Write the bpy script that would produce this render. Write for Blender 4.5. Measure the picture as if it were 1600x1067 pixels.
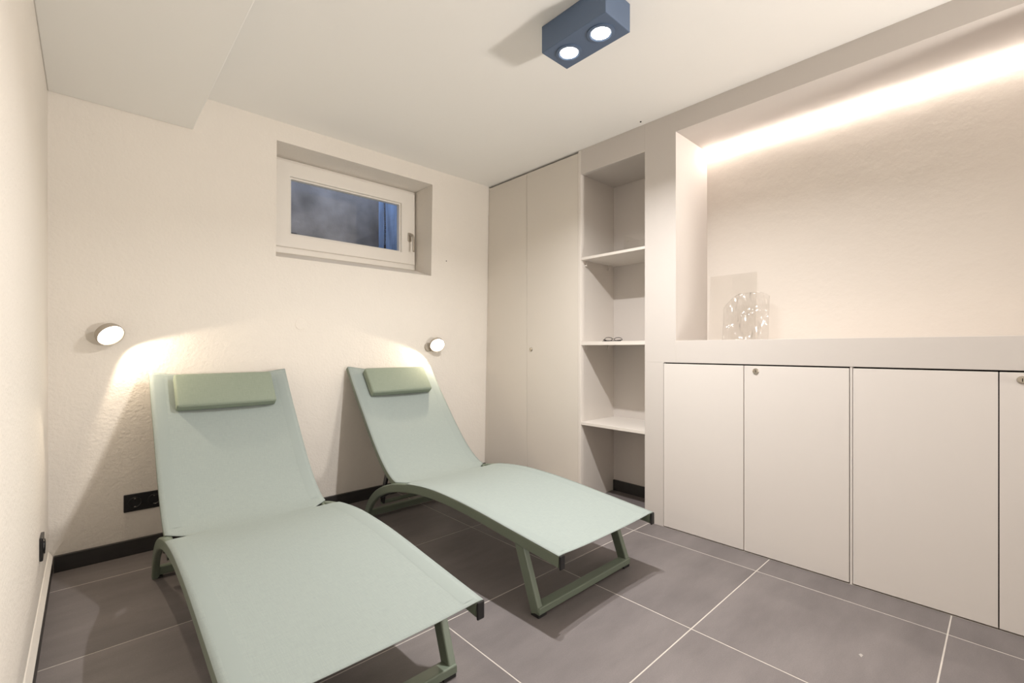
import bpy, bmesh, math, random
from mathutils import Vector, Matrix
random.seed(4)
for o in list(bpy.data.objects): bpy.data.objects.remove(o, do_unlink=True)
SC = bpy.context.scene
C = SC.collection
PI = math.pi

# ------------------------------------------------------------ camera, world, light, exposure
F_PX = 716.255
cam_d = bpy.data.cameras.new('camera'); cam = bpy.data.objects.new('camera', cam_d); C.objects.link(cam)
cam_d.sensor_width = 36.0; cam_d.lens = F_PX/1600*36.0
cam_d.shift_y = 11.65/1600.0
cam_d.clip_start = 0.02
cam.location = (0.12242, -2.73055, 0.9594)
cam.rotation_euler = (PI/2, 0, -0.7472)
SC.camera = cam

W = bpy.data.worlds.new('dusk_sky'); SC.world = W; W.use_nodes = True
bg = W.node_tree.nodes['Background']; bg.inputs[0].default_value = (0.40, 0.52, 0.80, 1); bg.inputs[1].default_value = 4.4

SC.view_settings.view_transform = 'Standard'; SC.view_settings.look = 'None'
SC.view_settings.gamma = 1.0; SC.view_settings.use_curve_mapping = False
SC.view_settings.exposure = 0.12

P_SPOT = 13.2      # watts per ceiling spot
LED_E = 42.0       # LED strip emission
P_READ = 0.6       # wall reading lamps
P_REAR = 8.0      # added fill lamp in the corridor behind
WARM = (1.0, 0.975, 0.95)
P_FILL = 32.0     # added fill lamp behind the camera, never in view

# ------------------------------------------------------------ materials
def mat(name, col, rough=0.6, metal=0.0, bump=None, vary=None, spec=0.5, emit=None, estr=0, sheen=0):
    m = bpy.data.materials.new(name); m.use_nodes = True
    nt = m.node_tree; b = nt.nodes['Principled BSDF']
    b.inputs['Base Color'].default_value = (*col, 1); b.inputs['Roughness'].default_value = rough
    b.inputs['Metallic'].default_value = metal; b.inputs['Specular IOR Level'].default_value = spec
    if emit:
        b.inputs['Emission Color'].default_value = (*emit, 1); b.inputs['Emission Strength'].default_value = estr
    tc = nt.nodes.new('ShaderNodeTexCoord')
    if vary:   # (scale, amount, stretch)
        sc, am, st = vary
        mp = nt.nodes.new('ShaderNodeMapping'); mp.inputs['Scale'].default_value = st
        nt.links.new(tc.outputs['Object'], mp.inputs[0])
        n = nt.nodes.new('ShaderNodeTexNoise'); n.inputs['Scale'].default_value = sc; n.inputs['Detail'].default_value = 6
        nt.links.new(mp.outputs[0], n.inputs[0])
        r = nt.nodes.new('ShaderNodeMapRange'); r.inputs['From Min'].default_value = .25; r.inputs['From Max'].default_value = .75
        r.inputs['To Min'].default_value = 1-am; r.inputs['To Max'].default_value = 1+am
        nt.links.new(n.outputs[0], r.inputs[0])
        h = nt.nodes.new('ShaderNodeHueSaturation'); h.inputs['Color'].default_value = (*col, 1)
        nt.links.new(r.outputs[0], h.inputs['Value']); nt.links.new(h.outputs[0], b.inputs['Base Color'])
    if bump:   # list of (scale, strength, distance)
        prev = None
        for sc, s, d in bump:
            n = nt.nodes.new('ShaderNodeTexNoise'); n.inputs['Scale'].default_value = sc; n.inputs['Detail'].default_value = 4
            n.inputs['Roughness'].default_value = .55
            nt.links.new(tc.outputs['Object'], n.inputs[0])
            bp = nt.nodes.new('ShaderNodeBump'); bp.inputs['Strength'].default_value = s; bp.inputs['Distance'].default_value = d
            nt.links.new(n.outputs[0], bp.inputs['Height'])
            if prev: nt.links.new(prev.outputs[0], bp.inputs['Normal'])
            prev = bp
        nt.links.new(prev.outputs[0], b.inputs['Normal'])
    return m

M_plaster = mat('rough_plaster', (.82, .77, .705), .9, bump=[(85, .8, .0026), (22, .45, .004), (3.5, .3, .012)], vary=(3, .012, (1,1,1)), spec=.2)
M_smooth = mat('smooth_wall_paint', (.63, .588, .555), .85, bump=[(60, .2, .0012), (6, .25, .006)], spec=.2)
M_niche = mat('niche_plaster', (.745, .69, .635), .9, bump=[(70, .35, .0014), (9, .4, .005), (2.5, .4, .014)], spec=.2)
M_ceil = mat('ceiling_paint', (.93, .915, .885), .95, bump=[(5, .2, .006)], spec=.1)
M_door = mat('cabinet_lacquer', (.725, .68, .645), .5, bump=[(300, .05, .0003)], spec=.35)
M_tall = mat('tall_cupboard_lacquer', (.72, .67, .61), .45, bump=[(300, .05, .0003)], spec=.4)
M_shelf = mat('shelf_board', (.76, .71, .66), .5)
M_gap = mat('dark_gap', (.012, .010, .009), .9)
M_grout = mat('light_grout', (.56, .52, .48), .95, vary=(20, .1, (1,1,1)))
M_skirt = mat('dark_tile_skirting', (.030, .028, .027), .45, vary=(8, .2, (1,6,6)))
M_black = mat('black_plastic', (.010, .010, .011), .28)
M_rubber = mat('black_rubber', (.012, .012, .012), .7)
M_chrome = mat('brushed_steel', (.50, .46, .40), .28, 1.0)
M_pvc = mat('white_window_plastic', (.88, .84, .78), .28, spec=.5)
M_fix = mat('glare_tinted_lamp_housing', (.095, .14, .225), .45)  # black housing, bluish glare haze of its spots put into the colour
M_lampgrey = mat('taupe_lamp_metal', (.42, .37, .31), .45, .1)
M_frame = mat('sage_green_frame', (.155, .188, .143), .42, spec=.45)
M_conc = mat('shaft_concrete', (.27, .225, .185), .95, vary=(4.5, .55, (1,1,1)), bump=[(25, .5, .01)])
M_conc2 = mat('shaft_side_sky_tinted', (.30, .40, .55), .95, vary=(6, .4, (3,3,.6)), bump=[(25, .5, .01)])  # same concrete as the far wall, blue sky light put into its colour
M_chain = mat('dark_chain_metal', (.05, .05, .055), .6, .5)
M_lens = mat('spot_lens', (1, 1, 1), .3, emit=(1, .93, .84), estr=30)
M_lens2 = mat('reading_lamp_lens', (1, 1, 1), .3, emit=(1, .86, .66), estr=9)
M_led = mat('led_diffuser', (1, 1, 1), .4, emit=(1, .90, .81), estr=LED_E)
M_spec = mat('eyeglass_frame', (.012, .009, .008), .3)

def tile_mat():
    m = bpy.data.materials.new('grey_stone_tile'); m.use_nodes = True; nt = m.node_tree; b = nt.nodes['Principled BSDF']
    geo = nt.nodes.new('ShaderNodeNewGeometry'); oi = nt.nodes.new('ShaderNodeObjectInfo')
    add = nt.nodes.new('ShaderNodeVectorMath'); add.operation = 'MULTIPLY_ADD'
    add.inputs[1].default_value = (7, 7, 7)
    comb = nt.nodes.new('ShaderNodeCombineXYZ')
    for i in range(3): nt.links.new(oi.outputs['Random'], comb.inputs[i])
    nt.links.new(comb.outputs[0], add.inputs[0]); nt.links.new(geo.outputs['Position'], add.inputs[2])
    mp = nt.nodes.new('ShaderNodeMapping'); mp.inputs['Scale'].default_value = (1.0, 3.2, 1); mp.inputs['Rotation'].default_value = (0, 0, PI/2)
    nt.links.new(add.outputs[0], mp.inputs[0])
    n = nt.nodes.new('ShaderNodeTexNoise'); n.inputs['Scale'].default_value = 2.2; n.inputs['Detail'].default_value = 7; n.inputs['Roughness'].default_value = .6
    nt.links.new(mp.outputs[0], n.inputs[0])
    cr = nt.nodes.new('ShaderNodeValToRGB')
    cr.color_ramp.elements[0].position = .28; cr.color_ramp.elements[0].color = (.146, .130, .130, 1)
    cr.color_ramp.elements[1].position = .74; cr.color_ramp.elements[1].color = (.216, .194, .192, 1)
    nt.links.new(n.outputs[0], cr.inputs[0])
    n2 = nt.nodes.new('ShaderNodeTexNoise'); n2.inputs['Scale'].default_value = 260; n2.inputs['Detail'].default_value = 2
    nt.links.new(geo.outputs['Position'], n2.inputs[0])
    r = nt.nodes.new('ShaderNodeMapRange'); r.inputs['To Min'].default_value = .86; r.inputs['To Max'].default_value = 1.14
    nt.links.new(n2.outputs[0], r.inputs[0])
    rr = nt.nodes.new('ShaderNodeMapRange'); rr.inputs['To Min'].default_value = .94; rr.inputs['To Max'].default_value = 1.06
    nt.links.new(oi.outputs['Random'], rr.inputs[0])
    mu = nt.nodes.new('ShaderNodeMath'); mu.operation = 'MULTIPLY'; nt.links.new(r.outputs[0], mu.inputs[0]); nt.links.new(rr.outputs[0], mu.inputs[1])
    h = nt.nodes.new('ShaderNodeHueSaturation'); nt.links.new(cr.outputs[0], h.inputs['Color']); nt.links.new(mu.outputs[0], h.inputs['Value'])
    nt.links.new(h.outputs[0], b.inputs['Base Color'])
    b.inputs['Roughness'].default_value = .5; b.inputs['Specular IOR Level'].default_value = .4
    bp = nt.nodes.new('ShaderNodeBump'); bp.inputs['Strength'].default_value = .25; bp.inputs['Distance'].default_value = .001
    nt.links.new(n2.outputs[0], bp.inputs['Height']); nt.links.new(bp.outputs[0], b.inputs['Normal'])
    return m
M_tile = tile_mat()

def weave_mat(name, c1, c2, sc=900, rough=.75):
    m = bpy.data.materials.new(name); m.use_nodes = True; nt = m.node_tree; b = nt.nodes['Principled BSDF']
    uv = nt.nodes.new('ShaderNodeTexCoord')
    ws = []
    for ax, dd in (('X', 1), ('Y', 1)):
        w = nt.nodes.new('ShaderNodeTexWave'); w.bands_direction = ax; w.inputs['Scale'].default_value = sc/6.28; w.inputs['Distortion'].default_value = .8
        w.inputs['Detail'].default_value = 1
        nt.links.new(uv.outputs['UV'], w.inputs[0]); ws.append(w)
    mx = nt.nodes.new('ShaderNodeMath'); mx.operation = 'MULTIPLY'
    nt.links.new(ws[0].outputs['Fac'], mx.inputs[0]); nt.links.new(ws[1].outputs['Fac'], mx.inputs[1])
    mp = nt.nodes.new('ShaderNodeMapping'); mp.inputs['Scale'].default_value = (4, 60, 1); nt.links.new(uv.outputs['UV'], mp.inputs[0])
    n = nt.nodes.new('ShaderNodeTexNoise'); n.inputs['Scale'].default_value = 8; n.inputs['Detail'].default_value = 5; nt.links.new(mp.outputs[0], n.inputs[0])
    mp2 = nt.nodes.new('ShaderNodeMapping'); mp2.inputs['Scale'].default_value = (60, 4, 1); nt.links.new(uv.outputs['UV'], mp2.inputs[0])
    n2 = nt.nodes.new('ShaderNodeTexNoise'); n2.inputs['Scale'].default_value = 8; n2.inputs['Detail'].default_value = 5; nt.links.new(mp2.outputs[0], n2.inputs[0])
    av = nt.nodes.new('ShaderNodeMath'); av.operation = 'ADD'; nt.links.new(n.outputs[0], av.inputs[0]); nt.links.new(n2.outputs[0], av.inputs[1])
    av2 = nt.nodes.new('ShaderNodeMath'); av2.operation = 'MULTIPLY_ADD'; av2.inputs[1].default_value = .5
    nt.links.new(mx.outputs[0], av2.inputs[0]); nt.links.new(av.outputs[0], av2.inputs[2])
    r = nt.nodes.new('ShaderNodeMapRange'); r.inputs['From Min'].default_value = .7; r.inputs['From Max'].default_value = 1.5
    nt.links.new(av2.outputs[0], r.inputs[0])
    mix = nt.nodes.new('ShaderNodeMix'); mix.data_type = 'RGBA'
    mix.inputs[6].default_value = (*c1, 1); mix.inputs[7].default_value = (*c2, 1)
    nt.links.new(r.outputs[0], mix.inputs[0]); nt.links.new(mix.outputs[2], b.inputs['Base Color'])
    b.inputs['Roughness'].default_value = rough; b.inputs['Specular IOR Level'].default_value = .3
    bp = nt.nodes.new('ShaderNodeBump'); bp.inputs['Strength'].default_value = .25; bp.inputs['Distance'].default_value = .0006
    nt.links.new(av2.outputs[0], bp.inputs['Height']); nt.links.new(bp.outputs[0], b.inputs['Normal'])
    return m
M_sling = weave_mat('pale_mint_sling', (.275, .318, .305), (.325, .370, .352))
M_pillow = weave_mat('sage_pillow_cloth', (.222, .262, .205), (.272, .315, .25))

def clear_mat(name, tint=(.97,.97,.97), fac=.10, rough=.03, bump=None):
    m = bpy.data.materials.new(name); m.use_nodes = True; nt = m.node_tree
    for n in list(nt.nodes): nt.nodes.remove(n)
    out = nt.nodes.new('ShaderNodeOutputMaterial'); tr = nt.nodes.new('ShaderNodeBsdfTransparent'); tr.inputs[0].default_value = (*tint, 1)
    gl = nt.nodes.new('ShaderNodeBsdfGlossy'); gl.inputs['Roughness'].default_value = rough
    mx = nt.nodes.new('ShaderNodeMixShader'); lw = nt.nodes.new('ShaderNodeLayerWeight'); pw = nt.nodes.new('ShaderNodeMath'); pw.operation = 'POWER'; pw.inputs[1].default_value = 3; ma = nt.nodes.new('ShaderNodeMath'); ma.operation = 'MULTIPLY_ADD'; ma.inputs[1].default_value = fac*3; ma.inputs[2].default_value = .04; nt.links.new(lw.outputs['Facing'], pw.inputs[0]); nt.links.new(pw.outputs[0], ma.inputs[0])
    nt.links.new(ma.outputs[0], mx.inputs[0]); nt.links.new(tr.outputs[0], mx.inputs[1]); nt.links.new(gl.outputs[0], mx.inputs[2]); nt.links.new(mx.outputs[0], out.inputs[0])
    if bump:
        tc = nt.nodes.new('ShaderNodeTexCoord'); mp = nt.nodes.new('ShaderNodeMapping'); mp.inputs['Scale'].default_value = bump[2]
        nt.links.new(tc.outputs['Object'], mp.inputs[0])
        n = nt.nodes.new('ShaderNodeTexNoise'); n.inputs['Scale'].default_value = bump[0]; nt.links.new(mp.outputs[0], n.inputs[0])
        bp = nt.nodes.new('ShaderNodeBump'); bp.inputs['Strength'].default_value = 1; bp.inputs['Distance'].default_value = bump[1]
        nt.links.new(n.outputs[0], bp.inputs['Height']); nt.links.new(bp.outputs[0], gl.inputs['Normal']); nt.links.new(bp.outputs[0], lw.inputs['Normal'])
    return m
M_glass = clear_mat('window_glass', (.94,.96,.97), .12, .01)
M_acryl = clear_mat('clear_acrylic', (.988,.985,.98), .12, .05)
M_film = clear_mat("wrinkled_clear_film", (.965,.96,.955), .22, .12, bump=(22, .04, (1, 1, .4)))

# ------------------------------------------------------------ helpers
def ob(name, bm, m, parent=None, smooth=False, bevel=0, seg=2, loc=None):
    me = bpy.data.meshes.new(name)
    bmesh.ops.recalc_face_normals(bm, faces=bm.faces)
    bm.to_mesh(me); bm.free()
    o = bpy.data.objects.new(name, me); C.objects.link(o)
    me.materials.append(m)
    if smooth:
        for p in me.polygons: p.use_smooth = True
    if bevel:
        md = o.modifiers.new('bevel', 'BEVEL'); md.width = bevel; md.segments = seg; md.limit_method = 'ANGLE'; md.angle_limit = .6
    if parent is not None: o.parent = parent
    if loc is not None: o.location = loc
    return o
def box(bm, a, b):
    (x0, y0, z0), (x1, y1, z1) = a, b
    v = [bm.verts.new(p) for p in ((x0,y0,z0),(x1,y0,z0),(x1,y1,z0),(x0,y1,z0),(x0,y0,z1),(x1,y0,z1),(x1,y1,z1),(x0,y1,z1))]
    for f in ((0,3,2,1),(4,5,6,7),(0,1,5,4),(1,2,6,5),(2,3,7,6),(3,0,4,7)): bm.faces.new([v[i] for i in f])
    return v
def bx(name, a, b, m, parent=None, bevel=0, **k):
    bm = bmesh.new(); box(bm, a, b); return ob(name, bm, m, parent, bevel=bevel, **k)
def lathe(bm, prof, n=32, mtx=Matrix(), cap=True):
    """prof: list of (r, h) revolved about local z."""
    rings = []
    for r, h in prof:
        if r < 1e-6: rings.append([bm.verts.new(mtx @ Vector((0,0,h)))])
        else: rings.append([bm.verts.new(mtx @ Vector((r*math.cos(2*PI*i/n), r*math.sin(2*PI*i/n), h))) for i in range(n)])
    for A, B in zip(rings, rings[1:]):
        for i in range(n):
            j = (i+1) % n
            if len(A) == 1 and len(B) > 1: bm.faces.new((A[0], B[i], B[j]))
            elif len(B) == 1 and len(A) > 1: bm.faces.new((A[i], A[j], B[0]))
            elif len(A) > 1: bm.faces.new((A[i], A[j], B[j], B[i]))
def tube(bm, pts, r, n=10, closed=False):
    pts = [Vector(p) for p in pts]; N = len(pts); rings = []
    ref = Vector((0.13, .21, .97)).normalized()
    for i, p in enumerate(pts):
        if closed: t = pts[(i+1) % N]-pts[i-1]
        else: t = pts[min(i+1, N-1)]-pts[max(i-1, 0)]
        t.normalize(); a = t.cross(ref)
        if a.length < .05: a = t.cross(Vector((1,0,0)))
        a.normalize(); b = t.cross(a)
        rings.append([bm.verts.new(p+(a*math.cos(2*PI*k/n)+b*math.sin(2*PI*k/n))*r) for k in range(n)])
    M = N if closed else N-1
    for i in range(M):
        A, B = rings[i], rings[(i+1) % N]
        for k in range(n): bm.faces.new((A[k], A[(k+1) % n], B[(k+1) % n], B[k]))
    if not closed:
        bm.faces.new(rings[0][::-1]); bm.faces.new(rings[-1])
def catmull(pts, sub=8):
    P = [Vector(p) for p in pts]; P = [P[0]*2-P[1]]+P+[P[-1]*2-P[-2]]; out = []
    for i in range(1, len(P)-2):
        for s in range(sub):
            t = s/sub; a, b, c, d = P[i-1], P[i], P[i+1], P[i+2]
            out.append(.5*((2*b)+(c-a)*t+(2*a-5*b+4*c-d)*t*t+(3*b-a-3*c+d)*t**3))
    out.append(P[-2]); return out
def rrect(w, h, r=.006, k=3):
    out = []
    for cx, cy, a0 in ((w/2-r, h/2-r, 0), (-w/2+r, h/2-r, PI/2), (-w/2+r, -h/2+r, PI), (w/2-r, -h/2+r, 3*PI/2)):
        for i in range(k+1):
            a = a0+PI/2*i/k; out.append((cx+r*math.cos(a), cy+r*math.sin(a)))
    return out
def sweep_yz(bm, path, x, sec):
    """path: list of (y, z); sec: list of (sx, sn) offsets along world x and in-plane normal."""
    N = len(path); rings = []
    for i in range(N):
        a = Vector(path[max(i-1, 0)]); b = Vector(path[min(i+1, N-1)]); t = (b-a).normalized(); nrm = Vector((-t.y, t.x))
        rings.append([bm.verts.new((x+sx, path[i][0]+nrm.x*sn, path[i][1]+nrm.y*sn)) for sx, sn in sec])
    n = len(sec)
    for A, B in zip(rings, rings[1:]):
        for k in range(n): bm.faces.new((A[k], A[(k+1) % n], B[(k+1) % n], B[k]))
    bm.faces.new(rings[0][::-1]); bm.faces.new(rings[-1])
def tag(o, label=None, cat=None, group=None, kind=None):
    if label: o['label'] = label
    if cat: o['category'] = cat
    if group: o['group'] = group
    if kind: o['kind'] = kind
    return o
def empty(name, loc, label=None, cat=None, group=None, kind=None):
    o = bpy.data.objects.new(name, None); C.objects.link(o); o.location = loc; o.empty_display_size = .05
    return tag(o, label, cat, group, kind)
def link(name, me_obj, parent, loc=(0,0,0)):
    c = me_obj.copy(); c.name = name; C.objects.link(c); c.parent = parent; c.location = loc; return c
def S(o): o['kind'] = 'structure'; return o

# ------------------------------------------------------------ dimensions
XR = 2.405; ZC = 2.214; ZS = 2.041; XS = .505; YF = -5.00
def yb(z): return .054*(1-z/2.05)      # the old back wall leans a little

# ------------------------------------------------------------ floor with single tiles
grout = S(ob('floor', (lambda bm: (box(bm, (-.02, YF, -.05), (2.95, .06, -.0006)), bm)[1])(bmesh.new()), M_grout))
ys = [-.170, -.771, -1.389, -1.9945, -2.595, -3.195, -3.798, -4.401]
yedges = [(.050, -.170)]+list(zip(ys, ys[1:]))+[(-4.401, YF)]
xs = [0.0, .431, 1.0362, 1.6417, 2.2436, XR]
J = .0022
def tile(x0, x1, y0, y1):
    bm = bmesh.new(); cx, cy = (x0+x1)/2, (y0+y1)/2
    box(bm, (x0-cx, y0-cy, -.0005-.021), (x1-cx, y1-cy, 0)); 
    ed = [e for e in bm.edges if all(v.co.z > -.0001 for v in e.verts)]
    bmesh.ops.bevel(bm, geom=ed, offset=.0004, segments=1, affect='EDGES')
    o = ob('tile', bm, M_tile, grout); o.location = (cx, cy, 0); return o
for (ya, ybk) in yedges:
    for xa, xb in zip(xs, xs[1:]):
        tile(xa+(J if xa > 0 else .001), xb-(J if xb < XR else .0), ybk+J, ya-J)
tile(XR+.0005, 2.76, -1.3545, -.91)

# ------------------------------------------------------------ walls
# back wall, leaning a little, with the window opening
WX0, WX1, WZ0, WZ1 = .887, 1.893, 1.472, 2.108
def back_wall():
    bm = bmesh.new()
    xs_ = [-.02, WX0, WX1, 2.85]; zs_ = [0, WZ0, WZ1, 2.26]
    g = {(i, j): bm.verts.new((x, yb(z), z)) for i, x in enumerate(xs_) for j, z in enumerate(zs_)}
    h = {(i, j): bm.verts.new((x, .30, z)) for i, x in enumerate(xs_) for j, z in enumerate(zs_)}
    for i in range(3):
        for j in range(3):
            if (i, j) == (1, 1): continue
            bm.faces.new((g[i,j], g[i+1,j], g[i+1,j+1], g[i,j+1])); bm.faces.new((h[i,j], h[i,j+1], h[i+1,j+1], h[i+1,j]))
    for k in ((1,2),(2,1)): pass
    def q(a, b): bm.faces.new((g[a], g[b], h[b], h[a]))
    # sloped inner sill rises towards the frame
    s0 = bm.verts.new((WX0, .223, 1.536)); s1 = bm.verts.new((WX1, .223, 1.536)); s2 = bm.verts.new((WX0, .30, 1.536)); s3 = bm.verts.new((WX1, .30, 1.536))
    bm.faces.new((g[1,1], g[2,1], s1, s0)); bm.faces.new((s0, s1, s3, s2)); bm.faces.new((s2, s3, h[2,1], h[1,1]))
    q((1,2), (2,2)); q((1,1), (1,2)); q((2,1), (2,2))
    q((0,0), (3,0)); q((0,3), (3,3)); q((0,0), (0,3)); q((3,0), (3,3))
    return bm
S(ob('wall_back', back_wall(), M_plaster))
bx_l = bmesh.new(); box(bx_l, (-.14, YF-.1, 0), (0, .30, 2.26)); S(ob('wall_left', bx_l, M_plaster))
S(bx('ceiling', (-.02, YF-.1, ZC), (2.95, .06, ZC+.08), M_ceil))
S(bx('trim_1', (0, YF, ZS), (XS, .0, ZC), M_ceil, bevel=.004))          # boxed-in duct along the left wall

def wall_right():
    bm = bmesh.new()
    D = 2.779
    box(bm, (XR, -1.541, .887), (D, -1.357, ZC))
    box(bm, (XR, -1.470, 0), (2.7605, -1.357, .887))
    box(bm, (XR, -3.10, 2.109), (D, -1.541, ZC))
    box(bm, (XR, -3.10, .887), (D, -1.541, 1.004))
    box(bm, (XR, YF, 0), (D, -3.10, ZC))
    box(bm, (XR, -1.357, 2.060), (2.7605, -.905, ZC))
    box(bm, (XR+.045, -.880, 2.2125), (D, -.006, ZC))
    return bm
S(ob('wall_right', wall_right(), M_smooth, bevel=.0015, seg=1))
S(bx('wall_outer_right', (2.8505, YF-.1, 0), (2.95, .30, 2.26), M_smooth))
S(bx('wall_behind_cupboard', (2.7605, -.885, 0), (2.7790, .0, 2.2), M_smooth))
S(bx('trim_2', (2.7795, -3.12, .90), (2.85, -1.50, 2.2), M_niche))          # plaster at the back of the lit niche
S(bx('trim_3', (2.7605, -1.40, 0), (2.7795, -.89, 2.2), M_smooth))
# wall behind the camera with a doorway to the corridor
def wall_rear():
    bm = bmesh.new()
    box(bm, (0, YF-.1, 0), (.75, YF, ZC)); box(bm, (1.65, YF-.1, 0), (2.85, YF, ZC)); box(bm, (.75, YF-.1, 2.02), (1.65, YF, ZC))
    return bm
S(ob('wall_front', wall_rear(), M_smooth))
S(bx('wall_corridor', (-.14, YF-1.3, 0), (2.85, YF-1.2, ZC), M_smooth))
S(bx('ceiling_corridor', (-.14, YF-1.3, ZC), (2.85, YF-.1, ZC+.08), M_ceil))
S(bx('floor_corridor', (-.14, YF-1.3, -.05), (2.85, YF-.0, -.001), M_tile))
S(bx('wall_corridor_left', (-.24, YF-1.3, 0), (-.14, YF-.1, ZC), M_smooth))
S(bx('wall_corridor_right', (2.85, YF-1.3, 0), (2.95, YF-.1, ZC), M_smooth))

# skirtings: dark tile strips
bm = bmesh.new()
prev = 0
S(bx('baseboard_back', (.018, .036, .0005), (XR, yb(0)-.0005, .070), M_skirt, bevel=.001))
S(bx('baseboard_left', (.0005, YF, .0005), (.0135, .036, .066), M_skirt, bevel=.001))
bl = bmesh.new()
pr = [(0, .067), (.0145, .067), (.0145, .069), (.003, .092), (0, .094)]
A = [bl.verts.new((x, YF, z)) for x, z in pr]; B = [bl.verts.new((x, .046, z)) for x, z in pr]
for i in range(5): bl.faces.new((A[i], A[(i+1) % 5], B[(i+1) % 5], B[i]))
bl.faces.new(A[::-1]); bl.faces.new(B)
S(ob('trim_4', bl, M_plaster))                                            # rough plaster fillet over the left skirting
S(bx('baseboard_shelving', (2.748, -1.356, .0005), (2.7605, -.909, .070), M_skirt))

# ------------------------------------------------------------ window
win = empty('window_1', (1.39, .25, 1.536), 'small white basement window in a deep plastered reveal high on the wall', None, None, 'structure')
def ring(bm, x0, x1, z0, z1, w0, w1, h0, h1, y0, y1):
    """picture-frame: outer rect, member widths left, right, bottom, top"""
    o = [(x0, z0), (x1, z0), (x1, z1), (x0, z1)]; n = [(x0+w0, z0+h0), (x1-w1, z0+h0), (x1-w1, z1-h1), (x0+w0, z1-h1)]
    V = [[bm.verts.new((x, y, z)) for x, z in q] for q in (o, n) for y in (y0, y1)]   # outer front, outer back, inner front, inner back
    for a in range(4):
        b = (a+1) % 4
        for P, Q in ((0, 2), (3, 1), (1, 0), (2, 3)): bm.faces.new((V[P][a], V[P][b], V[Q][b], V[Q][a]))
def wpart(name, bm, m, bevel=.003):
    o = ob(name, bm, m, win, bevel=bevel); o.matrix_parent_inverse = Matrix.Translation(win.location).inverted(); return o
bm = bmesh.new(); ring(bm, WX0+.001, WX1-.001, 1.537, WZ1-.001, .05, .05, .05, .045, .226, .29); wpart('window_frame', bm, M_pvc)
bm = bmesh.new(); ring(bm, .915, 1.878, 1.573, 2.090, .105, .108, .078, .088, .208, .268); cas = wpart('casement', bm, M_pvc, .005)
bm = bmesh.new(); ring(bm, 1.0202, 1.7698, 1.6512, 2.0018, .010, .010, .010, .010, .222, .262); wpart('glazing_bead', bm, M_pvc, .003)
bm = bmesh.new(); box(bm, (1.022, .240, 1.653), (1.768, .246, 2.000)); wpart('pane', bm, M_glass, 0)
bm = bmesh.new(); box(bm, (.935, .2275, 1.5695), (1.86, .229, 1.5725)); wpart('sealing_gasket', bm, M_gap, 0)
bm = bmesh.new(); box(bm, (1.818, .198, 1.735), (1.846, .208, 1.798)); han = wpart('handle_plate', bm, M_chrome, .004)
bm = bmesh.new(); tube(bm, [(1.832, .199, 1.776), (1.832, .165, 1.776)], .008, 12); 
pts = catmull([(1.832, .170, 1.777), (1.836, .163, 1.768), (1.838, .160, 1.72), (1.838, .160, 1.655)], 5); tube(bm, pts, .0075, 12)
h = ob('window_handle', bm, M_chrome, win, smooth=True); h.matrix_parent_inverse = Matrix.Translation(win.location).inverted(); h['label'] = 'steel lever handle'
bpy.context.view_layer.update()

# light shaft outside the window
def shaft():
    bm = bmesh.new()
    box(bm, (.55, .82, 1.25), (2.02, .92, 3.1)); box(bm, (.55, .301, 1.25), (.65, .82, 3.1))
    box(bm, (.65, .301, 1.25), (1.92, .82, 1.40))
    return bm
S(ob('wall_light_shaft', shaft(), M_conc))
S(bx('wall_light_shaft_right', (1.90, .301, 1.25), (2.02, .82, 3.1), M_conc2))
ch = empty('hanging_chain', (1.884, .70, 1.60), 'thin dark chain hanging in the light shaft outside the window', 'chain')
lk = None; z = 2.62; i = 0
bm = bmesh.new()
pts = [(.0065*math.cos(a)*1.0, 0, .0105*math.sin(a)) for a in [2*PI*k/14 for k in range(14)]]
tube(bm, pts, .0022, 6, closed=True); lk = ob('chain_link', bm, M_chain, ch, smooth=True)
zz = 1.02
lk.location = (0, 0, zz)
n = 0
while zz > .20:
    zz -= .0165; n += 1
    c = lk.copy(); C.objects.link(c); c.parent = ch; c.location = (0.012*math.sin(zz*5)+.0, 0, zz); c.rotation_euler = (0, .12*math.sin(n*1.7), (PI/2 if n % 2 else 0)+.4)
bm = bmesh.new(); lathe(bm, [(0, .03), (.008, .028), (.008, 0), (.018, -.01), (.018, -.035), (0, -.038)], 12); 
ob('chain_weight', bm, M_chain, ch).location = (.012*math.sin(zz*5), 0, zz-.02)
bm = bmesh.new(); box(bm, (-.035, -.05, -.045), (.035, 0, .055)); jb = ob('drain_outlet', bm, M_gap, bevel=.006)
jb.location = (1.205, .8195, 1.745); tag(jb, 'small black outlet box on the concrete of the light shaft', 'drain')

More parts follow.
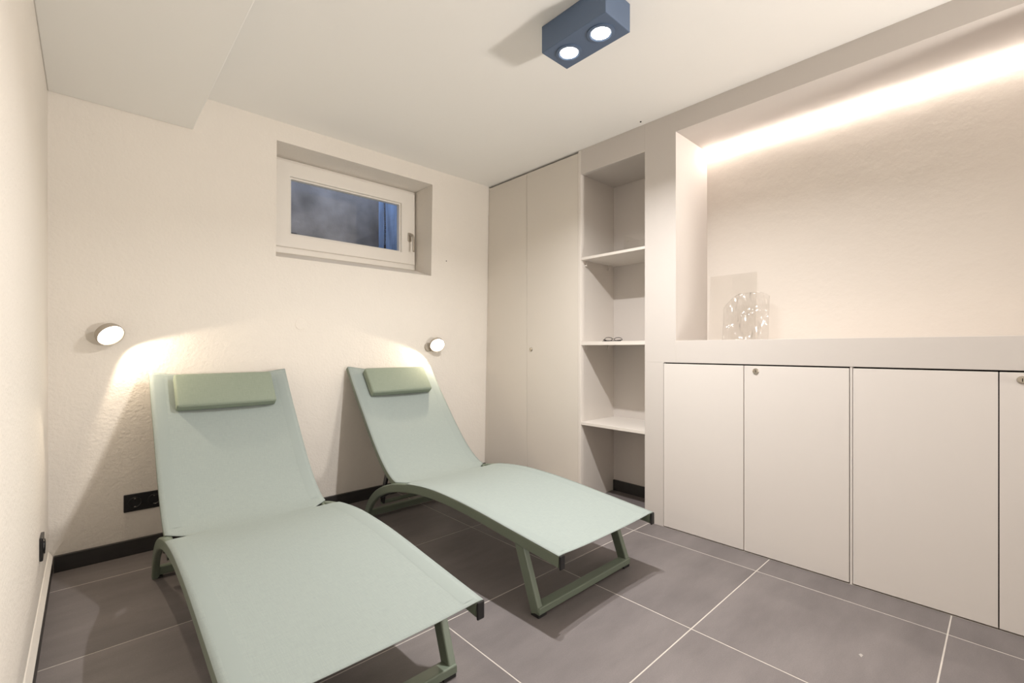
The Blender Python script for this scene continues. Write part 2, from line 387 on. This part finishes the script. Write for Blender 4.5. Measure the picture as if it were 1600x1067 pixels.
# ------------------------------------------------------------ tall cupboard
tc = empty('tall_cupboard', (2.56, -.44, 0), 'floor to ceiling built-in cupboard with two plain taupe doors in the far corner', 'cupboard')
def under(root, o): o.matrix_parent_inverse = Matrix.Translation(root.location).inverted(); return o
bm = bmesh.new()
box(bm, (XR+.024, -.880, .0), (XR+.034, -.006, 2.205))
under(tc, ob('carcass', bm, M_gap, tc))
under(tc, bx('side_panel', (XR-.001, -.905, .0005), (2.7605, -.885, 2.2118), M_shelf, tc, bevel=.001))['label'] = 'pale side panel edge'
d = under(tc, bx('door', (XR, -.4185, .006), (XR+.020, -.0055, 2.200), M_tall, tc, bevel=.0015))
d2 = under(tc, bx('door', (XR, -.8835, .006), (XR+.020, -.4215, 2.200), M_tall, tc, bevel=.0015))
def lock(parent, root, y, z, rot=0.4):
    bm = bmesh.new(); mt = Matrix.Translation((XR, y, z)) @ Matrix.Rotation(-PI/2, 4, 'Y')
    lathe(bm, [(0, -.001), (.0135, -.001), (.0135, .003), (.0115, .006), (.009, .0065), (.0085, .0045), (0, .0045)], 28, mt)
    o = ob('lock', bm, M_chrome, parent, smooth=False); o['label'] = 'small round steel lock'
    bm = bmesh.new(); box(bm, (XR-.0052, y-.0012, z-.0055), (XR-.0044, y+.0012, z+.0055)); ob('keyhole', bm, M_gap, parent)
    return o
lock(d2, tc, -.464, .956)
bm = bmesh.new()

# leaning filler strip between the last door and the old back wall
bm = bmesh.new()
A = [bm.verts.new(p) for p in ((XR+.004, -.004, 0), (XR+.004, .053, 0), (XR+.004, -.003, 2.213), (XR+.03, -.004, 0), (XR+.03, .053, 0), (XR+.03, -.003, 2.213))]
for f in ((0,1,2),(3,5,4),(0,3,4,1),(1,4,5,2),(2,5,3,0)): bm.faces.new([A[i] for i in f])
S(ob('trim_6', bm, M_tall))

# ------------------------------------------------------------ open shelving bay
sh = empty('open_shelving', (2.58, -1.13, 0), 'open recessed bay with three white shelves beside the tall cupboard', 'shelves')
for z0, z1, nm in ((1.519, 1.535, 1), (.983, 1.005, 2), (.482, .500, 3)):
    s_ = under(sh, bx('shelf', (XR+.002, -1.3565, z0), (2.7605, -.9055, z1), M_shelf, sh, bevel=.001))
for z0 in (1.519, .983):
    for x0 in (2.442, 2.680):
        bm = bmesh.new()
        a = [(x0+.012, z0), (x0+.050, z0), (x0+.050, z0-.004), (x0+.020, z0-.034), (x0+.004, z0-.034), (x0+.012, z0-.012)]
        for yy in (-.917,): 
            A = [bm.verts.new((x, yy, z_)) for x, z_ in a]; B = [bm.verts.new((x, -.9055, z_)) for x, z_ in a]
            for i in range(6): bm.faces.new((A[i], A[(i+1) % 6], B[(i+1) % 6], B[i]))
            bm.faces.new(A[::-1]); bm.faces.new(B)
        under(sh, ob('shelf_bracket', bm, M_shelf, sh))

# ------------------------------------------------------------ low cupboards under the lit niche
def low_cupboard(y1, ym, y0, lock_y, label):
    r = empty('low_cupboard', (2.58, (y0+y1)/2, 0), label, 'cupboard', 'low cupboards under the lit niche')
    bm = bmesh.new(); box(bm, (XR+.022, y0+.001, .0), (XR+.03, y1-.001, .8865)); under(r, ob('carcass', bm, M_gap, r))
    da = under(r, bx('door', (XR, ym+.0015, .005), (XR+.020, y1-.0015, .8805), M_door, r, bevel=.0012))
    db = under(r, bx('door', (XR, y0+.0015, .005), (XR+.020, ym-.0015, .8805), M_door, r, bevel=.0012))
    lock(db, r, lock_y, .856)
low_cupboard(-1.4705, -1.883, -2.294, -1.936, 'low white cupboard with two plain doors, nearer the open shelves')
low_cupboard(-2.304, -2.712, -3.0995, -2.766, 'low white cupboard with two plain doors, cut by the right edge of the photo')
S(bx('trim_5', (XR+.003, -2.303, 0), (XR+.02, -2.295, .886), M_door))

# ------------------------------------------------------------ LED strip in the niche
led = empty('led_strip', (2.77, -2.3, 2.10), 'glowing warm LED strip along the upper back edge of the wall niche', 'light strip')
def prism(name, pr, y0, y1, m, root):
    bm = bmesh.new(); n = len(pr)
    A = [bm.verts.new((x, y0, z)) for x, z in pr]; B = [bm.verts.new((x, y1, z)) for x, z in pr]
    for i in range(n): bm.faces.new((A[i], A[(i+1) % n], B[(i+1) % n], B[i]))
    bm.faces.new(A[::-1]); bm.faces.new(B)
    return under(root, ob(name, bm, m, root))
prism('aluminium_profile', [(2.7795, 2.1085), (2.758, 2.1085), (2.7595, 2.1065), (2.7775, 2.0885), (2.7795, 2.087)], -3.095, -1.545, M_shelf, led)
prism('diffuser', [(2.7590, 2.1070), (2.7580, 2.1050), (2.7760, 2.0870), (2.7780, 2.0880)], -3.093, -1.547, M_led, led)

# ------------------------------------------------------------ ceiling spotlight box
fx = empty('ceiling_spotlight', (1.495, -1.65, ZC), 'black box on the ceiling, tinted bluish for lamp glare, with two lit round spots', 'ceiling light')
bm = bmesh.new(); box(bm, (-.075, -.15, -.104), (.075, .15, -.0005)); ob('housing', bm, M_fix, fx, bevel=.002)
for yy in (-.075, .075):
    bm = bmesh.new(); lathe(bm, [(.050, -.1035), (.050, -.1075), (.040, -.1085), (.034, -.1055), (.034, -.1035)], 40)
    rg = ob('spot_ring', bm, M_fix, fx, smooth=False); rg.location = (0, yy, 0)
    bm = bmesh.new(); lathe(bm, [(0, 0), (.026, -.0004), (.034, .0015), (.034, .003)], 40)
    ln = ob('spot_lens', bm, M_lens, rg, smooth=True); ln.location = (0, 0, -.1065); ln['label'] = 'glowing white lens'
    ld = bpy.data.lights.new('spot_light', 'AREA'); ld.shape = 'DISK'; ld.size = .045; ld.energy = P_SPOT; ld.color = WARM; ld.spread = math.radians(152)
    lo = bpy.data.objects.new('spot_light', ld); C.objects.link(lo); lo.parent = fx; lo.location = (0, yy, -.112)
# unseen lamp added on the corridor ceiling as fill through the doorway
cl = empty('corridor_fill_lamp', (1.2, YF-.65, ZC), 'added round fill lamp on the unseen corridor ceiling', 'ceiling light')
bm = bmesh.new(); lathe(bm, [(0, -.06), (.14, -.06), (.17, -.03), (.17, -.001), (0, -.001)], 32); ob('corridor_fill_lamp_shade', bm, M_pvc, cl)
ld = bpy.data.lights.new('corridor_fill_light', 'AREA'); ld.shape = 'DISK'; ld.size = .3; ld.energy = P_REAR; ld.color = (1, .9, .8)
lo = bpy.data.objects.new('corridor_fill_light', ld); C.objects.link(lo); lo.parent = cl; lo.location = (0, 0, -.065)

# added fill lamp behind the camera, tilted up to brighten ceiling and back wall
fl = empty('added_fill_lamp', (2.20, -4.75, 0), 'added fill lamp with a tilted round head, unseen behind the camera', 'fill lamp')
bm = bmesh.new(); lathe(bm, [(0, .0005), (.14, .0005), (.14, .012), (.02, .022), (0, .022)], 32); ob('fill_lamp_base', bm, M_pvc, fl)
bm = bmesh.new(); tube(bm, [(0, 0, .02), (0, 0, .74)], .011, 12); ob('fill_lamp_pole', bm, M_pvc, fl, smooth=True)
fq = Vector((-.36, .80, .52)).normalized().to_track_quat('-Z', 'Y').to_matrix().to_4x4(); fm = Matrix.Translation((0, 0, .82)) @ fq
bm = bmesh.new(); lathe(bm, [(0, .10), (.06, .095), (.13, .06), (.17, 0), (.165, 0), (.12, .05), (0, .08)], 32, fm); ob('fill_lamp_shade', bm, M_pvc, fl, smooth=True)
ld = bpy.data.lights.new('fill_light', 'AREA'); ld.shape = 'DISK'; ld.size = .28; ld.energy = P_FILL; ld.color = (1, .94, .87); ld.spread = math.radians(110)
lo = bpy.data.objects.new('fill_light', ld); C.objects.link(lo); lo.parent = fl; lo.matrix_local = fm @ Matrix.Translation((0, 0, -.005))

# ------------------------------------------------------------ wall reading lamps
def reading_lamp(x, z, base_dx, head, aim, beam, label):
    y = yb(z)
    r = empty('wall_lamp', (x, y, z), label, 'wall lamp', 'reading lamps on the back wall')
    mt = Matrix.Translation((base_dx, 0, -.012)) @ Matrix.Rotation(PI/2, 4, 'X')
    bm = bmesh.new(); lathe(bm, [(0, .0005), (.030, .0005), (.030, .012), (.027, .014), (0, .014)], 32, mt); ob('wall_plate', bm, M_lampgrey, r)
    H = Vector(head); q = Vector(aim).normalized().to_track_quat('-Z', 'Y').to_matrix().to_4x4()
    hm = Matrix.Translation(H) @ q
    bm = bmesh.new(); tube(bm, [(base_dx, -.012, -.012), tuple(H*.72+Vector((base_dx, -.01, -.012))*.28)], .009, 12); ob('swivel_joint', bm, M_lampgrey, r, smooth=True)
    bm = bmesh.new()
    lathe(bm, [(0, .036), (.020, .035), (.038, .029), (.048, .018), (.052, .004), (.052, -.012), (.0505, -.013), (.0485, -.008), (.0485, .004), (0, .006)], 40, hm)
    hd = ob('lamp_head', bm, M_lampgrey, r, smooth=True)
    bm = bmesh.new(); lathe(bm, [(0, -.0105), (.034, -.009), (.0483, -.004), (.0483, .001), (0, .001)], 40, hm)
    ln = ob('lens', bm, M_lens2, hd, smooth=True); ln['label'] = 'glowing warm lens'
    ld = bpy.data.lights.new('reading_light', 'SPOT'); ld.energy = P_READ*12; ld.color = (1, .83, .62); ld.shadow_soft_size = .012
    ld.spot_size = math.radians(132); ld.spot_blend = .12
    lo = bpy.data.objects.new('reading_light', ld); C.objects.link(lo); lo.parent = r
    q2 = Vector(beam).normalized().to_track_quat('-Z', 'Y').to_matrix().to_4x4(); lo.matrix_local = Matrix.Translation(H+Vector(aim).normalized()*.018) @ q2
reading_lamp(.195, 1.020, .004, (0, -.055, .004), (.42, -.72, -.55), (.62, -.46, -.64), 'grey swivel reading lamp glowing on the wall above the left lounger')
reading_lamp(1.903, .985, -.028, (.012, -.055, .004), (-.26, -.84, -.48), (-.62, -.48, -.62), 'grey swivel reading lamp glowing on the wall above the right lounger')

# ------------------------------------------------------------ sockets and small wall things
def socket(name, n, label, place):
    r = empty(name, (0,0,0), label, 'socket')
    w = .081+.071*(n-1)
    bm = bmesh.new(); box(bm, (-w/2, -.009, -.0405), (w/2, 0, .0405)); ob('frame_plate', bm, M_black, r, bevel=.0025)
    for k in range(n):
        cx = (k-(n-1)/2)*.071
        bm = bmesh.new(); mt = Matrix.Translation((cx, -.009, 0)) @ Matrix.Rotation(PI/2, 4, 'X')
        lathe(bm, [(.0255, 0), (.0255, .0035), (.0235, .004), (.0205, .003), (.0195, -.004), (0, -.004)], 36, mt)
        ins = ob('socket_insert', bm, M_black, r, smooth=True)
        bm = bmesh.new()
        for s in (-1, 1):
            lathe(bm, [(0, 0), (.0028, 0), (.0028, .0015), (0, .0018)], 12, Matrix.Translation((cx+s*.0095, -.005, .0)) @ Matrix.Rotation(PI/2, 4, 'X'))
            box(bm, (cx-.003, -.0125, s*.0185-.0012), (cx+.003, -.0065, s*.0185+.0012))
        ob('contact', bm, M_chrome, ins)
    place(r); return r
def p1(r): r.location = (.245+.076, yb(.242)-.0002, .242)
socket('wall_socket', 2, 'black double wall socket low on the wall behind the left lounger', p1)
def p2(r): r.location = (.0002, -.415, .262); r.rotation_euler = (0, 0, PI/2)
s2 = socket('wall_socket', 1, 'black single wall socket low on the left wall by the corner', p2)
bm = bmesh.new(); lathe(bm, [(0, 0), (.0320, 0), (.0315, .0025), (.029, .0035), (0, .0038)], 40, Matrix.Rotation(PI/2, 4, 'X'))
o = ob('round_cover', bm, M_plaster, smooth=False); o.location = (1.022, yb(1.10)+.0008, 1.10); tag(o, 'round painted cover plate on the back wall between the two reading lamps', 'cover plate')
bm = bmesh.new(); lathe(bm, [(0, -.004), (.0035, -.004), (.0035, .002), (0, .003)], 10, Matrix.Rotation(PI/2, 4, 'X'))
o = ob('nail', bm, M_gap); o.location = (2.018, yb(1.592), 1.592); tag(o, 'tiny dark nail in the back wall right of the window', 'nail')
bm = bmesh.new(); lathe(bm, [(0, -.003), (.004, -.003), (.005, .001), (0, .001)], 10)
o = ob('ceiling_screw', bm, M_gap); o.location = (2.363, -1.357, ZC); tag(o, 'tiny dark screw in the ceiling above the shelving', 'screw')

bm = bmesh.new(); q = [bm.verts.new(p) for p in ((-.010, -.003, 0), (.006, -.005, 0), (.011, .002, 0), (.001, .006, 0), (-.003, .001, .0015), (.004, .001, .0018))]
for f in ((0,1,4),(1,5,4),(1,2,5),(2,3,5),(3,4,5),(3,0,4),(0,3,2,1)): bm.faces.new([q[i] for i in f])
o = ob('paint_fleck', bm, mat('dull_white_fleck', (.45, .42, .40), .9)); o.location = (1.899, -2.42, .0003); tag(o, 'tiny white paint fleck lying on a floor tile in front of the low cupboards', 'fleck')

# ------------------------------------------------------------ things on shelf and niche
def eyeglasses():
    r = empty('eyeglasses', (2.53, -1.062, 1.0052), 'folded dark eyeglasses lying on the middle shelf', 'glasses')
    r.rotation_euler = (0, 0, PI/2+.12)
    # local x: across the frame, y: depth
    for s in (-1, 1):
        bm = bmesh.new(); pts = []
        for k in range(20):
            a = 2*PI*k/20; pts.append((s*.033+.025*math.cos(a)*(1+.08*math.cos(2*a)), -.012*0+.002*math.sin(a), 0.0152+.0105*math.sin(a)+.001*s))
        tube(bm, pts, .0019, 6, closed=True); ob('rim', bm, M_spec, r, smooth=True)
    bm = bmesh.new(); tube(bm, catmull([(-.009, 0, .014), (0, 0, .018), (.009, 0, .014)], 5), .0013, 6); ob('bridge', bm, M_spec, r, smooth=True)
    for s in (-1, 1):
        bm = bmesh.new(); tube(bm, catmull([(s*.060, .001, .014), (s*.062, .012, .010), (s*.02, .020+.006*s, .006), (-s*.045, .024+.006*s, .004), (-s*.066, .026+.006*s, .002)], 6), .0023, 6)
        ob('temple', bm, M_spec, r, smooth=True)
eyeglasses()
def acrylic_box():
    r = empty('acrylic_box', (2.64, -1.235, 1.5352), 'clear acrylic box on the top shelf of the open bay', 'box')
    a, b, hh, t = .085, .115, .125, .003
    for nm, A, B in (('side_panel', (-a, -b, 0), (-a+t, b, hh)), ('side_panel', (a-t, -b, 0), (a, b, hh)), ('end_panel', (-a+t, -b, 0), (a-t, -b+t, hh)), ('end_panel', (-a+t, b-t, 0), (a-t, b, hh))):
        bx(nm, A, B, M_acryl, r)
    bx('base_panel', (-a+t, -b+t, 0), (a-t, b-t, t), M_acryl, r)
    bm = bmesh.new(); lathe(bm, [(0, 0), (.004, 0), (.004, .003), (0, .004)], 12, Matrix.Translation((-a, b-.03, hh*.68)) @ Matrix.Rotation(-PI/2, 4, 'Y')); ob('screw', bm, M_chrome, r)
acrylic_box()
def plate(name, w, h, t, loc, rot, label, m, arch=0, wr=0):
    bm = bmesh.new(); nx, nz = 24, 28; F = []; Bk = []
    rnd = random.Random(7)
    ph = [rnd.uniform(0, 6) for _ in range(6)]
    def dpt(u, v):
        return wr*(math.sin(u*17+ph[0]+3*v)*.5+math.sin(u*31+v*9+ph[1])*.35+math.sin(v*13-u*8+ph[2])*.4)*math.sin(PI*u)
    for j in range(nz+1):
        fr = []; bk = []
        for i in range(nx+1):
            u = i/nx; v = j/nz
            top = h
            if arch: 
                e = abs(2*u-1.05); top = h*(1-.26*max(0, (e-.25)/.75)**1.7) if u < .55 else h*(1-.10*max(0, (e-.45)/.5)**2)
            x = (u-.5)*w; zz = v*top; d = dpt(u, v)
            fr.append(bm.verts.new((x, d, zz))); bk.append(bm.verts.new((x, d+t, zz)))
        F.append(fr); Bk.append(bk)
    for j in range(nz):
        for i in range(nx):
            bm.faces.new((F[j][i], F[j][i+1], F[j+1][i+1], F[j+1][i])); bm.faces.new((Bk[j][i], Bk[j+1][i], Bk[j+1][i+1], Bk[j][i+1]))
    for j in range(nz):
        bm.faces.new((F[j][0], F[j+1][0], Bk[j+1][0], Bk[j][0])); bm.faces.new((F[j][nx], Bk[j][nx], Bk[j+1][nx], F[j+1][nx]))
    for i in range(nx):
        bm.faces.new((F[0][i], Bk[0][i], Bk[0][i+1], F[0][i+1])); bm.faces.new((F[nz][i], F[nz][i+1], Bk[nz][i+1], Bk[nz][i]))
    o = ob(name, bm, m, smooth=bool(wr)); o.location = loc; o.rotation_euler = rot; tag(o, label, 'acrylic sheet' if not wr else 'plastic sleeve'); return o
plate('acrylic_sheet', .250, .372, .006, (2.742, -1.690, 1.0045), (math.radians(-4), 0, -PI/2), 'tall clear acrylic sheet leaning in the left corner of the lit niche', M_acryl)
plate('plastic_sleeve', .225, .255, .004, (2.665, -1.790, 1.0045), (math.radians(-6), 0, -PI/2+.05), 'wrinkled clear plastic sleeve with rounded top in front of the acrylic sheet', M_film, arch=1, wr=.006)

# ------------------------------------------------------------ sun loungers
HW = .305           # half width over the base rails
RH = .044           # rail height
top_pts = [(-1.705, .262), (-1.66, .266), (-1.42, .288), (-1.27, .302), (-1.10, .312), (-.91, .312), (-.72, .292), (-.548, .256), (-.41, .203), (-.315, .136), (-.262, .067), (-.240, .006)]
back_pts = [(-.625, .262), (-.545, .281), (-.47, .325), (-.395, .388), (-.30, .487), (-.215, .585), (-.115, .702), (.002, .851)]
def offset(path, d):
    out = []
    for i, p in enumerate(path):
        a = path[max(i-1, 0)]; b = path[min(i+1, len(path)-1)]
        t = Vector((b[0]-a[0], b[1]-a[1])).normalized(); out.append((p[0]+t.y*d, p[1]-t.x*d))
    return out
def c2(pts, sub=8): return [(v.x, v.y) for v in catmull([Vector((p[0], p[1], 0)) for p in pts], sub)]
def yz_strip(bm, x0, x1, path, th):
    o = offset(path, th)
    for A, B in zip(range(len(path)-1), range(1, len(path))): pass
def lounger(cx, cy, rz, label, sag=(.014, .022)):
    r = empty('sun_lounger', (cx, cy, 0), label, 'sun lounger', 'two mint green sun loungers')
    r.rotation_euler = (0, 0, rz)
    rail_c = offset(c2(top_pts, 8), RH/2)
    for s in (-1, 1):
        x = s*(HW-.012)
        bm = bmesh.new(); sweep_yz(bm, rail_c, x, rrect(.024, RH, .007, 4)); rl = ob('side_rail', bm, M_frame, r, smooth=False)
        bm = bmesh.new(); box(bm, (x-.0125, -1.7125, .214), (x+.0125, -1.705, .264)); ob('end_cap', bm, M_black, rl, bevel=.004, seg=3)
        # front leg
        leg = [(-1.492, .245), (-1.5815, .014)]
        bm = bmesh.new(); sweep_yz(bm, leg, s*(HW-.025), rrect(.026, .044, .005, 3)); ob('leg', bm, M_frame, r)
        bm = bmesh.new(); box(bm, (s*(HW-.024)-.012, -.285, .0005), (s*(HW-.024)+.012, -.232, .008)); ob('rubber_foot', bm, M_rubber, r)
        bm = bmesh.new(); box(bm, (s*(HW-.035)-.022, -1.599, .0005), (s*(HW-.035)+.020, -1.561, .0115)); ob('rubber_foot', bm, M_rubber, r)
    bm = bmesh.new(); sec = rrect(.044, .026, .004, 3); L = HW-.0145
    rg = [[bm.verts.new((x, -1.580+a, .024+b)) for a, b in sec] for x in (-L, L)]
    for k in range(len(sec)): bm.faces.new((rg[0][k], rg[0][(k+1) % len(sec)], rg[1][(k+1) % len(sec)], rg[1][k]))
    bm.faces.new(rg[0][::-1]); bm.faces.new(rg[1]); ob('floor_bar', bm, M_frame, r)
    bm = bmesh.new(); sec = rrect(.030, .036, .006, 3); L = HW-.02
    rg = [[bm.verts.new((x, -.268+a, .028+b)) for a, b in sec] for x in (-L, L)]
    for k in range(len(sec)): bm.faces.new((rg[0][k], rg[0][(k+1) % len(sec)], rg[1][(k+1) % len(sec)], rg[1][k]))
    bm.faces.new(rg[0][::-1]); bm.faces.new(rg[1]); ob('rear_bar', bm, M_frame, r)
    bm = bmesh.new(); tube(bm, [(-HW+.02, -1.30, .262), (HW-.02, -1.30, .262)], .012, 12); ob('cross_tube', bm, M_frame, r, smooth=True)
    # backrest frame: two rails and a top bar
    bc = offset(c2(back_pts, 8), .017)
    bhw = .293
    bf = None
    for s in (-1, 1):
        bm = bmesh.new(); sweep_yz(bm, bc, s*(bhw-.011), rrect(.022, .030, .006, 3)); bf = ob('backrest_rail', bm, M_frame, r)
    tb = bc[-4]
    bm = bmesh.new(); tube(bm, catmull([(-bhw+.012, tb[0]+.004, tb[1]), (-.14, tb[0]+.012, tb[1]-.016), (0, tb[0]+.014, tb[1]-.022), (.14, tb[0]+.012, tb[1]-.016), (bhw-.012, tb[0]+.004, tb[1])], 6), .009, 10); ob('top_bar', bm, M_frame, r, smooth=True)
    # prop: dark ratchet arms and a green bar
    for s in (-1, 1):
        x = s*(bhw-.034)
        bm = bmesh.new(); sweep_yz(bm, [(-.445, .318), (-.40, .20), (-.378, .112)], x, rrect(.012, .034, .005, 3)); ob('ratchet_arm', bm, M_black, r)
        bm = bmesh.new(); sweep_yz(bm, [(-.60, .236), (-.50, .205), (-.39, .150)], s*(HW-.030), rrect(.010, .026, .004, 3)); ob('hinge_bracket', bm, M_black, r)
    bm = bmesh.new(); tube(bm, [(-bhw+.028, -.375, .110), (bhw-.028, -.375, .110)], .011, 12); ob('prop_bar', bm, M_frame, r, smooth=True)
    # sling: one sheet over the rails, notched at the hinge
    seat = [p for p in c2(top_pts, 8) if p[0] <= -.69]
    backc = c2(back_pts, 8)
    path = seat+[(-.668, .2775), (-.645, .270)]+[p for p in backc if p[0] > -.62]
    # arc-length resample
    seg = [0]
    for a, b in zip(path, path[1:]): seg.append(seg[-1]+math.hypot(b[0]-a[0], b[1]-a[1]))
    T = seg[-1]; N = 120; pp = []
    for i in range(N+1):
        d = T*i/N; k = max(j for j in range(len(seg)) if seg[j] <= d+1e-9); k = min(k, len(seg)-2)
        f = (d-seg[k])/(seg[k+1]-seg[k]); pp.append((path[k][0]*(1-f)+path[k+1][0]*f, path[k][1]*(1-f)+path[k+1][1]*f))
    hinge = min(range(N+1), key=lambda i: abs(pp[i][0]+.645)+(10 if pp[i][1] > .30 else 0))
    sm = [list(p) for p in pp]          # smoothed centre line
    for _ in range(60):
        sm = [sm[0]]+[[(sm[i-1][0]+2*sm[i][0]+sm[i+1][0])/4, (sm[i-1][1]+2*sm[i][1]+sm[i+1][1])/4] for i in range(1, N)]+[sm[-1]]
    bm = bmesh.new(); uvl = bm.loops.layers.uv.new('UVMap'); nx = 28; rows = []
    for i in range(N+1):
        a = pp[max(i-1, 0)]; b = pp[min(i+1, N)]; t = Vector((b[0]-a[0], b[1]-a[1])).normalized(); nrm = Vector((-t.y, t.x))
        dist = (i-hinge)*T/N
        base = HW+.0008 if dist < 0 else bhw+.0008
        w = base
        if abs(dist) < .052: 
            w = (HW if dist < 0 else bhw)+.0008-.060*math.cos(dist/.052*PI/2)**.4
        elif 0 > dist > -.06: w = HW+.0008
        sg = sag[0] if dist < 0 else sag[0]+(sag[1]-sag[0])*min(1, dist/.3)
        endf = 0.010*math.exp(-(i*T/N)/.05)
        topf = math.exp(-((N-i)*T/N)/.06)*.016
        row = []
        for j in range(nx+1):
            u = 2*j/nx-1; u = math.copysign(abs(u)**.85, u); k = 1-min(1, abs(u)/(1-.026/base))**2.4; k = max(0, k)
            y = pp[i][0]*(1-k)+sm[i][0]*k-nrm.x*sg*k; z = pp[i][1]*(1-k)+sm[i][1]*k-nrm.y*sg*k
            k2 = 1-u*u
            y += t.x*(endf-topf)*k2; z += t.y*(endf-topf)*k2
            y += nrm.x*.0012; z += nrm.y*.0012
            row.append(bm.verts.new((u*w, y, z)))
        rows.append(row)
    for i in range(N):
        for j in range(nx):
            f = bm.faces.new((rows[i][j], rows[i][j+1], rows[i+1][j+1], rows[i+1][j]))
            for lp in f.loops:
                lp[uvl].uv = (lp.vert.co.x, 0)
    idx = {}
    for i in range(N+1):
        for j in range(nx+1): idx[rows[i][j]] = i*T/N
    for f in bm.faces:
        for lp in f.loops: lp[uvl].uv = (lp.vert.co.x, idx[lp.vert])
    sl = ob('sling', bm, M_sling, r, smooth=True)
    md = sl.modifiers.new('solid', 'SOLIDIFY'); md.thickness = .0016; md.offset = -1
    # hems as slim folded bands
    me = sl.data
    W_ = nx+1
    for s in (-1, 1):
        for (i0, i1) in ((1, hinge-5), (hinge+6, N-1)):
            js = (1, 2, 3) if s < 0 else (nx-3, nx-2, nx-1)
            vs = []; bm = bmesh.new()
            for i in range(i0, i1):
                vs.append([bm.verts.new(me.vertices[i*W_+j].co+Vector((0, -.35, .94)).normalized()*(.0012 if j == js[1] else .0002)) for j in js])
            for a, b in zip(vs, vs[1:]):
                for k in range(2): bm.faces.new((a[k], a[k+1], b[k+1], b[k]))
            hm = ob('hem', bm, M_sling, sl, smooth=True)
    # headrest pillow, strapped near the top of the backrest
    bm = bmesh.new(); bmesh.ops.create_cube(bm, size=1)
    bmesh.ops.scale(bm, vec=(.415, .180, .046), verts=bm.verts)
    bmesh.ops.bevel(bm, geom=[e for e in bm.edges], offset=.010, segments=3, affect='EDGES', profile=.6)
    bmesh.ops.subdivide_edges(bm, edges=[e for e in bm.edges if e.calc_length() > .1], cuts=8, use_grid_fill=True)
    rn = random.Random(3)
    for v in bm.verts:
        bx_ = max(0, 1-(v.co.x/.208)**2); by_ = max(0, 1-(v.co.y/.093)**2)
        v.co.z += (1 if v.co.z > 0 else 0)*.005*(bx_**.5)*(by_**.5)
    uvl = bm.loops.layers.uv.new('UVMap')
    for f in bm.faces:
        for lp in f.loops: lp[uvl].uv = (lp.vert.co.x, lp.vert.co.y+lp.vert.co.z)
    pl = ob('headrest_pillow', bm, M_pillow, r, smooth=True)
    k = min(range(N), key=lambda i: abs(pp[i][1]-.745)); t = Vector((pp[k+1][0]-pp[k-1][0], pp[k+1][1]-pp[k-1][1])).normalized()
    ang = math.atan2(t.y, t.x)
    nrm = Vector((-t.y, t.x))
    pl.location = (0, pp[k][0]+nrm.x*.016, pp[k][1]+nrm.y*.016); pl.rotation_euler = (ang, 0, 0); pl['label'] = 'sage green rectangular headrest pillow'
    # piping along the pillow face
    bm = bmesh.new(); z0 = .0235; a, b = .199, .084
    cor = []
    for (sx, sy, a0) in ((1, 1, 0), (-1, 1, PI/2), (-1, -1, PI), (1, -1, 3*PI/2)):
        for q_ in range(5):
            an = a0+PI/2*q_/4; cor.append((sx*(a-.012)+.012*math.cos(an)+sx*.006, sy*(b-.012)+.012*math.sin(an)+sy*.006, z0-.007))
    tube(bm, cor, .0016, 6, closed=True); ob('piping', bm, M_pillow, pl, smooth=True)
    # strap over the top of the backrest
    bm = bmesh.new(); sp = []
    kk = [pp[min(N, k+int(q_))] for q_ in (2, 6, 10)]
    e = pp[N]; te = Vector((e[0]-pp[N-2][0], e[1]-pp[N-2][1])).normalized(); ne = Vector((-te.y, te.x))
    sp = [(p[0]-nrm.x*(sag[1]-.002), p[1]-nrm.y*(sag[1]-.002)) for p in (pp[k+2], pp[(k+N)//2])]
    sp += [(e[0]-te.x*.014-ne.x*(sag[1]-.003), e[1]-te.y*.014-ne.y*(sag[1]-.003)), (e[0]-te.x*.010-ne.x*(sag[1]+.002), e[1]-te.y*.010-ne.y*(sag[1]+.002)), (e[0]-te.x*.09-ne.x*(sag[1]+.010), e[1]-te.y*.09-ne.y*(sag[1]+.010))]
    A = [[bm.verts.new((x, p[0], p[1])) for x in (-.165, 0, .165)] for p in sp]
    for a_, b_ in zip(A, A[1:]):
        for q_ in range(2): bm.faces.new((a_[q_], a_[q_+1], b_[q_+1], b_[q_]))
    st = ob('pillow_strap', bm, M_pillow, r, smooth=True); md = st.modifiers.new('solid', 'SOLIDIFY'); md.thickness = .002
    return r
lounger(.625, -.035, 0, 'mint green sling sun lounger on the left, nearest the camera')
lounger(1.579, 0, .0068, 'mint green sling sun lounger on the right, beside the open shelves')
